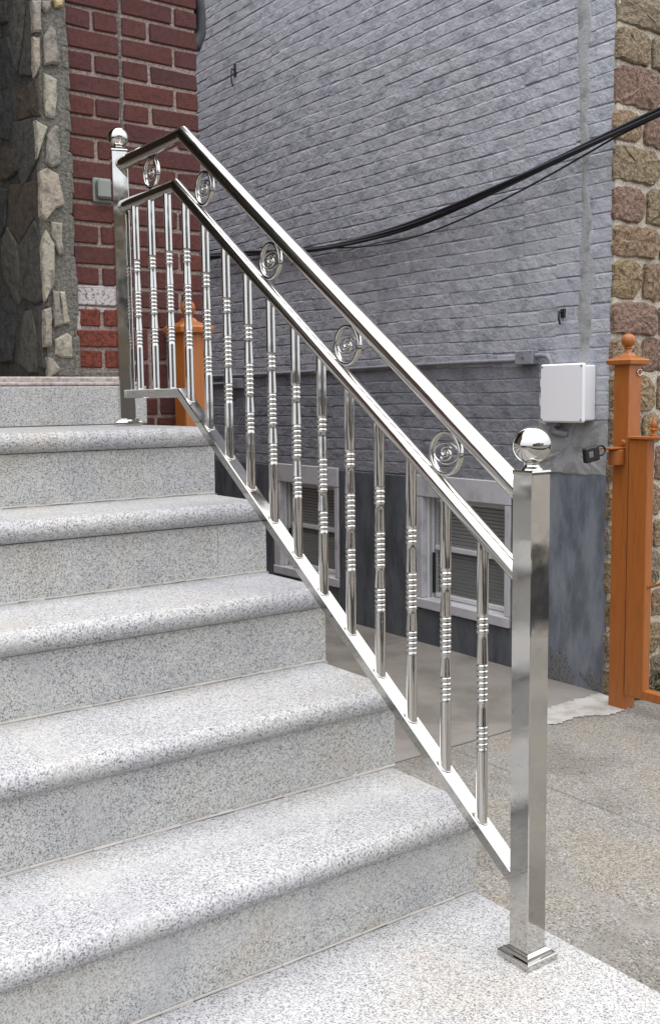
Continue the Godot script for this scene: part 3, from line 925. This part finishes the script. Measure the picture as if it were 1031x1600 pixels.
func build_stoop() -> void:
	var s := thing("granite_stoop", "speckled grey granite steps with rounded nosings leading up to the entrance", "steps", Vector3(-1.1, GROUND, 1.0))
	var off := -s.position
	var x0 := -2.3
	var st := new_st()
	for i in 6:
		var zf := i * RUN
		var zb := -2.0 if i == 0 else (i - 1) * RUN + 0.001
		if i == 5: zf = 1.73
		span_into(st, Vector3(x0 + 0.02, GROUND - 0.1, zb), Vector3(-0.006, -i * RISE - 0.052, zf - 0.022), 0.003)
	span_into(st, Vector3(x0 + 0.02, GROUND - 0.1, -2.28), Vector3(0.04, 0.117, -0.522), 0.003)
	part("core", st.commit(), M.grout, s, off)
	for i in 6:
		var top := -i * RISE
		var zb := -0.50 if i == 0 else (i - 1) * RUN
		var zf := i * RUN + 0.022
		if i == 5: zf = 1.76
		part("tread", tread_mesh(x0, 0.006, zb + 0.002, zf, top, 0.05, 0.03), M.granite, s, off)
	for i in 6:
		var z := i * RUN
		if i == 5: z = 1.735
		var y0 := -(i + 1) * RISE + 0.001
		var y1 := -i * RISE - 0.051
		if i == 5: y0 = GROUND
		# each riser is two slabs that meet in a tight upright joint
		var seam: float = [-1.6, -0.137, -1.45, -1.5, -1.4, -0.9][i]
		part("riser", span(Vector3(x0, y0, z - 0.02), Vector3(seam - 0.0004, y1, z), 0.0008), M.granite_riser, s, off)
		part("riser", span(Vector3(seam + 0.0004, y0, z - 0.0205), Vector3(0.002, y1, z - 0.0006), 0.0008), M.granite_riser, s, off)
		st = new_st()
		for k in 40:
			var xa := lerpf(x0, 0.0, k / 40.0)
			block_into(st, Vector3(2.3 / 40, 0.005, rng.randf_range(0.002, 0.005)), 0.0012, Vector3(xa + 2.3 / 80, y0 + 0.0015, z + 0.001), 0.001)
		if i < 5: part("grout_line", st.commit(), M.grout, s, off)
	part("riser", span(Vector3(x0, 0.001, -0.52), Vector3(0.05, 0.116, -0.50), 0.002), M.granite_riser, s, off)
	part("landing_edge", span(Vector3(x0, 0.117, -0.66), Vector3(0.045, 0.129, -0.505), 0.004), M.sill, s, off)
	part("landing", span(Vector3(x0, 0.118, -2.28), Vector3(0.03, 0.147, -0.60), 0.005), M.sill, s, off)


# rectangular bar along a path in the plane x = const, mitred; w across, h in the plane
func bar_into(st: SurfaceTool, path: Array, w: float, h: float, bev := 0.002) -> void:
	var sect := []
	for s in [[1, 1], [-1, 1], [-1, -1], [1, -1]]:
		var c := Vector2(s[0] * w / 2, s[1] * h / 2)
		if s[0] * s[1] > 0:
			sect.append(c - Vector2(0, s[1] * bev))
			sect.append(c - Vector2(s[0] * bev, 0))
		else:
			sect.append(c - Vector2(s[0] * bev, 0))
			sect.append(c - Vector2(0, s[1] * bev))
	var rings := []
	for i in path.size():
		var d0: Vector3 = (path[i] - path[maxi(i - 1, 0)]).normalized() if i > 0 else (path[1] - path[0]).normalized()
		var d1: Vector3 = (path[mini(i + 1, path.size() - 1)] - path[i]).normalized() if i < path.size() - 1 else d0
		var m := (d0 + d1).normalized()
		if i == 0 or i == path.size() - 1: m = Vector3(0, 0, 1)
		var ring := []
		for q in sect:
			var n := Vector3.RIGHT.cross(d0).normalized()
			if n.y < 0: n = -n
			var o: Vector3 = Vector3.RIGHT * q.x + n * q.y
			ring.append(path[i] + o - d0 * (o.dot(m) / d0.dot(m)))
		rings.append(ring)
	for i in path.size() - 1:
		var mid: Vector3 = (path[i] + path[i + 1]) / 2
		for k in 8:
			quad(st, rings[i][k], rings[i][(k + 1) % 8], rings[i + 1][(k + 1) % 8], rings[i + 1][k], mid)


func baluster_mesh(total: float, k: float, shift: float) -> Mesh:
	var r := 0.0104
	var prof := [Vector2(0.0, -0.012), Vector2(r, -0.012)]
	var add_ring := func(y: float) -> void:
		prof.append(Vector2(0.0090, y - 0.0048))
		for i in 7:
			var t := -PI / 2 + PI * i / 6.0
			prof.append(Vector2(0.0090 + 0.0019 * cos(t), y + 0.0041 * sin(t)))
		prof.append(Vector2(0.0090, y + 0.0048))
	var ys := []
	for i in 4: ys.append(0.138 + i * 0.0103)
	for i in 7: ys.append(0.219 + i * 0.0105)
	for i in 3: ys.append(0.346 + i * 0.0103)
	for i in ys.size():
		var y: float = shift + ys[i] * k
		if i == 0: prof.append_array([Vector2(r, y - 0.012), Vector2(r * 0.98, y - 0.0065)])
		if i == 4 or i == 11:
			var a: float = shift + ys[i - 1] * k + 0.006
			var b: float = y - 0.006
			for j in 7:
				var t := j / 6.0
				prof.append(Vector2(lerpf(0.0108, 0.0088, t) if i == 4 else lerpf(0.0106, 0.0088, t), lerpf(a, b, t)))
		add_ring.call(y)
		if i == ys.size() - 1: prof.append_array([Vector2(r * 0.98, y + 0.0065), Vector2(r, y + 0.012)])
	prof.append_array([Vector2(r, total), Vector2(0, total)])
	return lathe(prof, 20)


func build_railing() -> void:
	var r := thing("stair_railing", "polished steel stair railing with turned balusters, ring ornaments and ball topped posts", "railing", Vector3(RAIL_X, -0.9, 1.244))
	var off := -r.position
	var x := RAIL_X
	# square posts, each with a ball and a moulded foot
	for p in [[1.244, -0.9, -0.052, 0.0315, -0.0085, 0.0], [-0.312, 0.0, 0.762, 0.0285, 0.800, -18.0]]:
		var st := new_st()
		block_into(st, Vector3(0.044, p[2] - p[1], 0.044), 0.0016, Vector3(0, (p[2] - p[1]) / 2, 0))
		var post := part("newel_post", st.commit(), M.steel, r, off + Vector3(x, p[1] + 0.0004, p[0]), Basis.from_euler(Vector3(0, deg_to_rad(p[5]), 0)))
		var tall: float = p[2] - p[1]
		st = new_st()
		square_stack_into(st, [[0.0362, 0.0], [0.0362, 0.011], [0.0350, 0.0128], [0.0305, 0.0138], [0.0290, 0.0182], [0.0270, 0.0192], [0.0222, 0.0215]], Vector3.ZERO)
		part("base_plate", st.commit(), M.steel, post)
		st = new_st()
		square_stack_into(st, [[0.0222, -0.004], [0.0225, 0.0], [0.0215, 0.003], [0.0, 0.005]], Vector3(0, tall, 0))
		lathe_into(st, [Vector2(0.0195, 0.002), Vector2(0.0185, 0.0045), Vector2(0.0145, 0.0075), Vector2(0.0125, 0.011), Vector2(0.0125, 0.014), Vector2(0.0145, 0.017)], 28, Vector3(0, tall, 0))
		part("collar", st.commit(), M.steel, post)
		st = new_st()
		lathe_into(st, ball_profile(p[3], p[4] - p[1], -1.4, 26), 40)
		part("ball", st.commit(), M.steel, post)
	var za := -0.298
	var zb := 1.222
	var hs := -0.7085
	var hand := [Vector3(x, 0.727, za), Vector3(x, 0.729, 0.071), Vector3(x, 0.729 + hs * (zb - 0.071), zb)]
	part("handrail", tube(hand, 0.0190, 40), M.steel, r, off)
	var ls := -0.7035
	var low := [Vector3(x, 0.612, za), Vector3(x, 0.614, 0.023), Vector3(x, 0.614 + ls * (zb - 0.023), zb)]
	part("lower_rail", tube(low, 0.0158, 36), M.steel, r, off)
	var bs := -0.7165
	var bot := [Vector3(x, 0.091, za), Vector3(x, 0.091, 0.027), Vector3(x, 0.091 + bs * (zb - 0.027), zb)]
	var st2 := new_st()
	bar_into(st2, bot, 0.032, 0.023)
	part("bottom_rail", st2.commit(), M.steel, r, off)
	# turned balusters
	var slope_mesh := baluster_mesh(0.505, 1.0, 0.0)
	var flat_mesh := baluster_mesh(0.500, 0.95, -0.006)
	for i in 15:
		var z := -0.220 + i * 0.0965
		if i < 3:
			part("baluster", flat_mesh, M.steel, r, off + Vector3(x, 0.104, z))
		else:
			var y: float = 0.091 + bs * (z - 0.027) + 0.014
			part("baluster", slope_mesh, M.steel, r, off + Vector3(x, y, z))
			# weld bead where the tube meets the sloping bar
		var bead := []
		for k in 16:
			var t := TAU * k / 16.0
			var zz := z + 0.0115 * sin(t)
			bead.append(Vector3(x + 0.0115 * cos(t), (0.1035 if i < 3 else 0.091 + bs * (zz - 0.027) + 0.0145) + rng.randf_range(-0.0004, 0.0006), zz))
		part("weld_bead", tube(bead, 0.0016, 6, true, true), M.steel, r, off)
	# ring ornaments between the two upper rails
	var band := []
	for i in 25:
		var t := TAU * i / 24.0
		var cx := signf(cos(t)) * pow(absf(cos(t)), 0.55)
		var cy := signf(sin(t)) * pow(absf(sin(t)), 0.55)
		band.append(Vector2(0.0382 + 0.0036 * cx, 0.0058 * cy))
	var ring_mesh := lathe(band, 44)
	var st3 := new_st()
	var eye := []
	for i in 40:
		var t := TAU * i / 40.0
		eye.append(Vector3(0, 0.0185 * sin(t), 0.0330 * cos(t)))
	tube_into(st3, eye, 0.0021, 8, true, true)
	for s in [-1, 1]:
		var curl := []
		for i in 30:
			var t := i / 29.0
			var a := t * 7.2
			curl.append(Vector3(0, s * (0.0005 + 0.0135 * t * cos(a)), s * 0.0185 * t * sin(a)))
		tube_into(st3, curl, 0.0023, 8, true)
	var scroll_mesh := st3.commit()
	for z in [-0.112, 0.171, 0.461, 0.742, 1.036]:
		var yh: float = 0.728 + hs * maxf(z - 0.071, 0.0)
		var yl: float = 0.613 + ls * maxf(z - 0.023, 0.0)
		var c := Vector3(x, (yh + yl) / 2 - 0.001, z)
		var o := part("ring_ornament", ring_mesh, M.steel, r, off + c, Basis.from_euler(Vector3(0, 0, PI / 2)))
		part("scroll", scroll_mesh, M.steel, o, Vector3.ZERO, Basis.from_euler(Vector3(0, 0, -PI / 2)).rotated(Vector3.UP, 0.0))


func gate_post(label: String, at: Vector3, half: float, top: float, ball_r: float, ball_y: float) -> Node3D:
	var g := thing("gate_post", label, "post", at, "orange iron gate posts")
	var st := new_st()
	block_into(st, Vector3(half * 2, top - at.y, half * 2), 0.003, Vector3(0, (top - at.y) / 2, 0))
	part("shaft", st.commit(), M.orange, g)
	st = new_st()
	var t := top - at.y
	square_stack_into(st, [[half + 0.002, t - 0.010], [half + 0.022, t - 0.004], [half + 0.024, t + 0.012], [half + 0.018, t + 0.018], [half * 0.62, t + 0.032], [half * 0.38, t + 0.045], [0.0, t + 0.047]])
	part("cap", st.commit(), M.orange, g)
	st = new_st()
	var by := ball_y - at.y
	lathe_into(st, [Vector2(half * 0.5, t + 0.036), Vector2(half * 0.38, t + 0.046), Vector2(half * 0.28, by - ball_r * 1.25), Vector2(half * 0.42, by - ball_r * 1.12), Vector2(half * 0.42, by - ball_r * 0.98), Vector2(half * 0.3, by - ball_r * 0.9)], 22)
	lathe_into(st, ball_profile(ball_r, by, -1.2, 16), 26)
	part("ball", st.commit(), M.orange, g)
	return g


func build_gates() -> void:
	gate_post("orange iron post with a ball cap behind the railing at the brick corner", Vector3(0.268, GROUND, -0.625), 0.038, 0.295, 0.0245, 0.373)
	var px := 2.303
	var pz := -0.453
	var g := gate_post("orange iron gate post with a ball cap beside the stone wall", Vector3(px, GROUND, pz), 0.041, 0.205, 0.030, 0.303)
	var st := new_st()
	# lock plate on its left side and a steel eye on its face
	block_into(st, Vector3(0.10, 0.008, 0.060), 0.002, Vector3(-0.088, -0.158 - GROUND, 0))
	lathe_into(st, [Vector2(0, 0), Vector2(0.032, 0), Vector2(0.034, 0.004), Vector2(0.034, 0.062), Vector2(0.030, 0.066), Vector2(0, 0.066)], 24, Vector3(-0.066, -0.230 - GROUND, 0.0))
	lathe_into(st, [Vector2(0.013, 0), Vector2(0.013, 0.006), Vector2(0.009, 0.010), Vector2(0, 0.010)], 14, Vector3(-0.041, -0.135 - GROUND, 0.018), Basis.from_euler(Vector3(0, 0, PI / 2)))
	part("lock_bracket", st.commit(), M.orange, g)
	var eye := []
	for i in 20:
		var t := TAU * i / 20.0
		eye.append(Vector3(0.022 + 0.013 * cos(t), 0.165 - GROUND + 0.013 * sin(t), 0.046 + 0.002 * cos(t)))
	part("eye_ring", tube(eye, 0.0028, 8, true, true), M.steel, g)

	# open gate leaf, swung towards the street
	var leaf := thing("gate_leaf", "orange iron gate leaf standing open beside the right gate post", "gate", Vector3(2.275, GROUND, -0.40))
	var off := -leaf.position
	var x0 := 2.252
	var x1 := 2.298
	part("stile", span(Vector3(x0, -1.246, -0.400), Vector3(x1, -0.119, -0.302), 0.003), M.orange, leaf, off)
	part("bottom_rail", span(Vector3(x0 + 0.001, -1.245, -0.3015), Vector3(x1 - 0.001, -1.204, 0.55), 0.003), M.orange, leaf, off)
	part("top_rail", span(Vector3(x0 - 0.012, -0.1185, -0.402), Vector3(x1 + 0.012, -0.106, 0.55), 0.002), M.orange, leaf, off)
	part("stile", span(Vector3(x0, -1.246, 0.5505), Vector3(x1, -0.119, 0.61), 0.003), M.orange, leaf, off)
	for i in 6:
		part("picket", span(Vector3(2.266, -1.203, -0.165 + i * 0.115), Vector3(2.284, -0.1195, -0.147 + i * 0.115), 0.002), M.orange, leaf, off)
	var xm := 2.275
	# scrolls and spear points
	for s in [[-0.10, 0.02, 0.10, 0.2]]:
		var c := []
		for i in 26:
			var t := i / 25.0
			var a: float = s[3] + t * 4.6
			c.append(Vector3(xm, s[1] + s[2] * (1.0 - 0.55 * t) * sin(a), s[0] + s[2] * (1.0 - 0.55 * t) * cos(a)))
		part("scroll", tube(c, 0.006, 8, true), M.orange, leaf, off)
	var rod := [Vector3(xm, -0.752, -0.3015), Vector3(xm, -0.738, -0.26), Vector3(xm, -0.705, -0.19), Vector3(xm, -0.66, -0.12)]
	part("scroll", tube(rod, 0.006, 8, true), M.orange, leaf, off)
	for i in 4:
		st = new_st()
		var at := Vector3(xm, -0.106, -0.292 + i * 0.23)
		lathe_into(st, [Vector2(0.014, 0), Vector2(0.014, 0.008), Vector2(0.009, 0.012), Vector2(0.009, 0.022), Vector2(0.016, 0.026), Vector2(0.016, 0.032), Vector2(0.008, 0.037), Vector2(0.013, 0.046), Vector2(0.010, 0.060), Vector2(0.0, 0.086)], 16, at)
		for s in [-1, 1]:
			var c := []
			for k in 8:
				var a := k / 7.0 * 3.6
				c.append(at + Vector3(0, 0.034 + 0.010 * sin(a), s * (0.010 + 0.009 * (1 - cos(a)))))
			tube_into(st, c, 0.0035, 7, true)
		part("spear_point", st.commit(), M.orange, leaf, off)

	# padlock in the lock bracket
	var pad := thing("padlock", "black padlock hanging sideways from the lock bracket of the gate post", "padlock", Vector3(2.15, -0.165, -0.453))
	var tilt := Basis.from_euler(Vector3(0, 0, 0.16))
	st = new_st()
	block_into(st, Vector3(0.085, 0.066, 0.030), 0.006, Vector3(-0.078, -0.012, 0), 0.0, tilt)
	block_into(st, Vector3(0.022, 0.058, 0.034), 0.004, Vector3(-0.066, -0.010, 0), 0.0, tilt)
	part("body", st.commit(), M.black, pad)
	part("key_plate", block(Vector3(0.026, 0.024, 0.004), 0.001), M.box_metal, pad, Vector3(-0.097, -0.014, 0.0165), tilt)
	var sh := []
	for i in 11:
		var t := i / 10.0 * PI - PI / 2
		sh.append(Vector3(-0.018 + 0.030 * cos(t), 0.0 + 0.021 * sin(t), 0))
	sh.push_front(Vector3(-0.042, -0.023, 0))
	sh.append(Vector3(-0.042, 0.019, 0))
	part("shackle", tube(sh, 0.0042, 10, true), M.black, pad)

	# dead leaves blown into the corner behind the gate
	st = new_st()
	for i in 220:
		var at := Vector3(rng.randf_range(2.42, 3.0), GROUND + 0.006 + rng.randf() * 0.05, rng.randf_range(-0.58, -0.46))
		var turn := Basis.from_euler(Vector3(rng.randf_range(-1, 1), rng.randf() * TAU, rng.randf_range(-1, 1)))
		stone_into(st, [Vector2(-0.022, 0), Vector2(0, -0.011), Vector2(0.024, 0), Vector2(0, 0.012)], Transform3D(turn, at), 0.002, 0.001, 0.0)
	tag(part("leaf_litter", st.commit(), M.leaf, self), "dry leaves blown against the foot of the stone wall", "leaves", "", "stuff")


func build_wall_fittings() -> void:
	# meter box
	var b := thing("meter_box", "white metal utility box on the grey wall", "box", Vector3(WALL_X, -0.055, -0.87))
	var off := -b.position
	part("case", span(Vector3(2.318, -0.046, -0.945), Vector3(2.399, 0.207, -0.704), 0.006), M.white_metal, b, off)
	part("cover", span(Vector3(2.298, -0.055, -0.955), Vector3(2.3175, 0.216, -0.690), 0.008), M.white_metal, b, off)
	var st := new_st()
	tube_into(st, [Vector3(2.365, -0.05, -0.93), Vector3(2.365, -0.095, -0.93), Vector3(2.365, -0.105, -0.90), Vector3(2.39, -0.11, -0.86)], 0.016, 12, true)
	span_into(st, Vector3(2.345, -0.075, -0.96), Vector3(2.395, -0.0485, -0.90), 0.004)
	for q in [[-0.042, -0.940], [-0.042, -0.705], [0.203, -0.940], [0.203, -0.705]]:
		part("screw", block(Vector3(0.004, 0.009, 0.009), 0.0015), M.box_metal, b, off + Vector3(2.297, q[0], q[1]))
	part("hinge", span(Vector3(2.306, 0.02, -0.9615), Vector3(2.322, 0.06, -0.9555), 0.002), M.white_metal, b, off)
	part("hinge", span(Vector3(2.306, 0.11, -0.9615), Vector3(2.322, 0.15, -0.9555), 0.002), M.white_metal, b, off)
	part("stub_pipe", st.commit(), M.grey_metal, b, off)

	# conduit along the wall with its boxes
	var c := thing("conduit", "thin grey painted conduit running level along the side wall", "pipe", Vector3(2.386, 0.24, -1.17))
	off = -c.position
	var path := []
	for i in 16:
		var t := i / 15.0
		path.append(Vector3(2.388, 0.246 - 0.010 * t + 0.003 * sin(t * 9.0), lerpf(-1.17, -5.4, t)))
	part("pipe", tube(path, 0.0095, 12, true), M.grey_metal, c, off)
	part("junction_box", span(Vector3(2.352, 0.222, -1.172), Vector3(2.399, 0.290, -1.055), 0.004), M.grey_metal, c, off)
	part("elbow", tube([Vector3(2.376, 0.262, -1.053), Vector3(2.374, 0.262, -1.01), Vector3(2.372, 0.256, -0.975), Vector3(2.372, 0.235, -0.955), Vector3(2.372, 0.21, -0.95)], 0.012, 12, true), M.grey_metal, c, off)
	part("screw", block(Vector3(0.004, 0.012, 0.012), 0.001), M.box_metal, c, off + Vector3(2.350, 0.256, -1.115))
	for z in [-2.0, -2.9]:
		part("pipe_strap", span(Vector3(2.376, 0.222, z - 0.012), Vector3(2.3975, 0.262, z + 0.012), 0.003), M.grey_metal, c, off)
	var d := thing("lower_conduit", "short grey conduit with a small box deep in the alley, below the long one", "pipe", Vector3(2.386, 0.18, -3.9))
	off = -d.position
	part("pipe", tube([Vector3(2.386, 0.185, -3.98), Vector3(2.386, 0.178, -4.6), Vector3(2.386, 0.172, -5.4)], 0.009, 10, true), M.grey_metal, d, off)
	part("junction_box", span(Vector3(2.35, 0.145, -3.98), Vector3(2.399, 0.215, -3.80), 0.004), M.grey_metal, d, off)

	# sagging service cables
	var cab := thing("cable_bundle", "bundle of black service cables sagging along the grey wall", "cable", Vector3(2.33, 1.0, -2.0))
	off = -cab.position
	var keys := [Vector3(2.36, 1.12, -4.6), Vector3(2.37, 1.053, -3.614), Vector3(2.36, 0.992, -2.909), Vector3(2.345, 0.982, -2.35), Vector3(2.335, 1.006, -1.827), Vector3(2.33, 1.091, -1.173), Vector3(2.33, 1.155, -0.779), Vector3(2.33, 1.232, -0.335), Vector3(2.34, 1.36, 0.35), Vector3(2.4, 1.62, 1.5)]
	var curve := Curve3D.new()
	for i in keys.size():
		var tan: Vector3 = (keys[mini(i + 1, keys.size() - 1)] - keys[maxi(i - 1, 0)]) / 6.0
		curve.add_point(keys[i], -tan, tan)
	var total := curve.get_baked_length()
	for k in 5:
		var pts := []
		for i in 71:
			var t := i / 70.0
			var p := curve.sample_baked(t * total)
			var a := t * 9.0 + k * TAU / 5.0
			var spread := 0.0145 if k > 0 else 0.0
			p += Vector3(spread * 0.8 * cos(a), spread * sin(a), 0)
			if k == 4:      # one thin wire hangs away from the rest
				var u := clampf((p.z + 2.9) / 2.35, 0.0, 1.0)
				p.y -= 0.080 * sin(PI * pow(u, 0.9))
			pts.append(p)
		part("cable", tube(pts, 0.0048 if k == 4 else 0.0088, 10, true), M.cable, cab, off)
	var loop := []
	for i in 20:
		var t := i / 19.0 * 4.6 - 1.2
		loop.append(Vector3(2.36, 0.985 + 0.075 * sin(t), -3.16 + 0.075 * cos(t)))
	part("cable_tail", tube(loop, 0.004, 8, true), M.cable, cab, off)

	# old fixings left in the side wall
	for q in [["dark rusty hook left high in the grey wall near the brick corner", 2.296, -3.837, 0.16], ["short black fixing left in the grey wall above the white box", 0.455, -0.905, 0.075]]:
		var hk := thing("wall_hook", q[0], "hook", Vector3(2.398, q[1], q[2]))
		st = new_st()
		tube_into(st, [Vector3(0.01, 0, 0), Vector3(-0.03, 0.005, 0), Vector3(-0.035, -q[3] * 0.4, 0.004), Vector3(-0.02, -q[3] * 0.7, 0.0)], 0.005, 8, true)
		part("hook", st.commit(), M.cable, hk)
		part("plate", block(Vector3(0.012, q[3] * 0.55, 0.03), 0.003, 0.002), M.cable, hk)

	# metal box on the brick panel
	var o := thing("outlet_box", "small weathered metal box on the red brick beside the upper post", "box", Vector3(0.02, 0.70, BRICK_Z))
	off = -o.position
	part("back_plate", span(Vector3(-0.018, 0.694, BRICK_Z - 0.006), Vector3(0.060, 0.770, BRICK_Z + 0.010), 0.004), M.box_metal, o, off)
	part("cover", span(Vector3(-0.010, 0.704, BRICK_Z + 0.0105), Vector3(0.050, 0.762, BRICK_Z + 0.034), 0.006), M.box_metal, o, off)

	# dark bracket high on the brick corner
	var k := thing("corner_bracket", "dark rounded bracket high on the right corner of the red brick", "bracket", Vector3(0.38, 1.30, -0.75))
	st = new_st()
	tube_into(st, [Vector3(-0.03, 0.13, 0), Vector3(0.016, 0.12, 0), Vector3(0.030, 0.07, 0), Vector3(0.030, 0.0, 0), Vector3(0.012, -0.045, 0), Vector3(-0.03, -0.05, 0)], 0.020, 14, true)
	part("arm", st.commit(), M.cable, k)
	part("plate", block(Vector3(0.012, 0.19, 0.05), 0.003), M.cable, k, Vector3(-0.012, 0.035, 0))
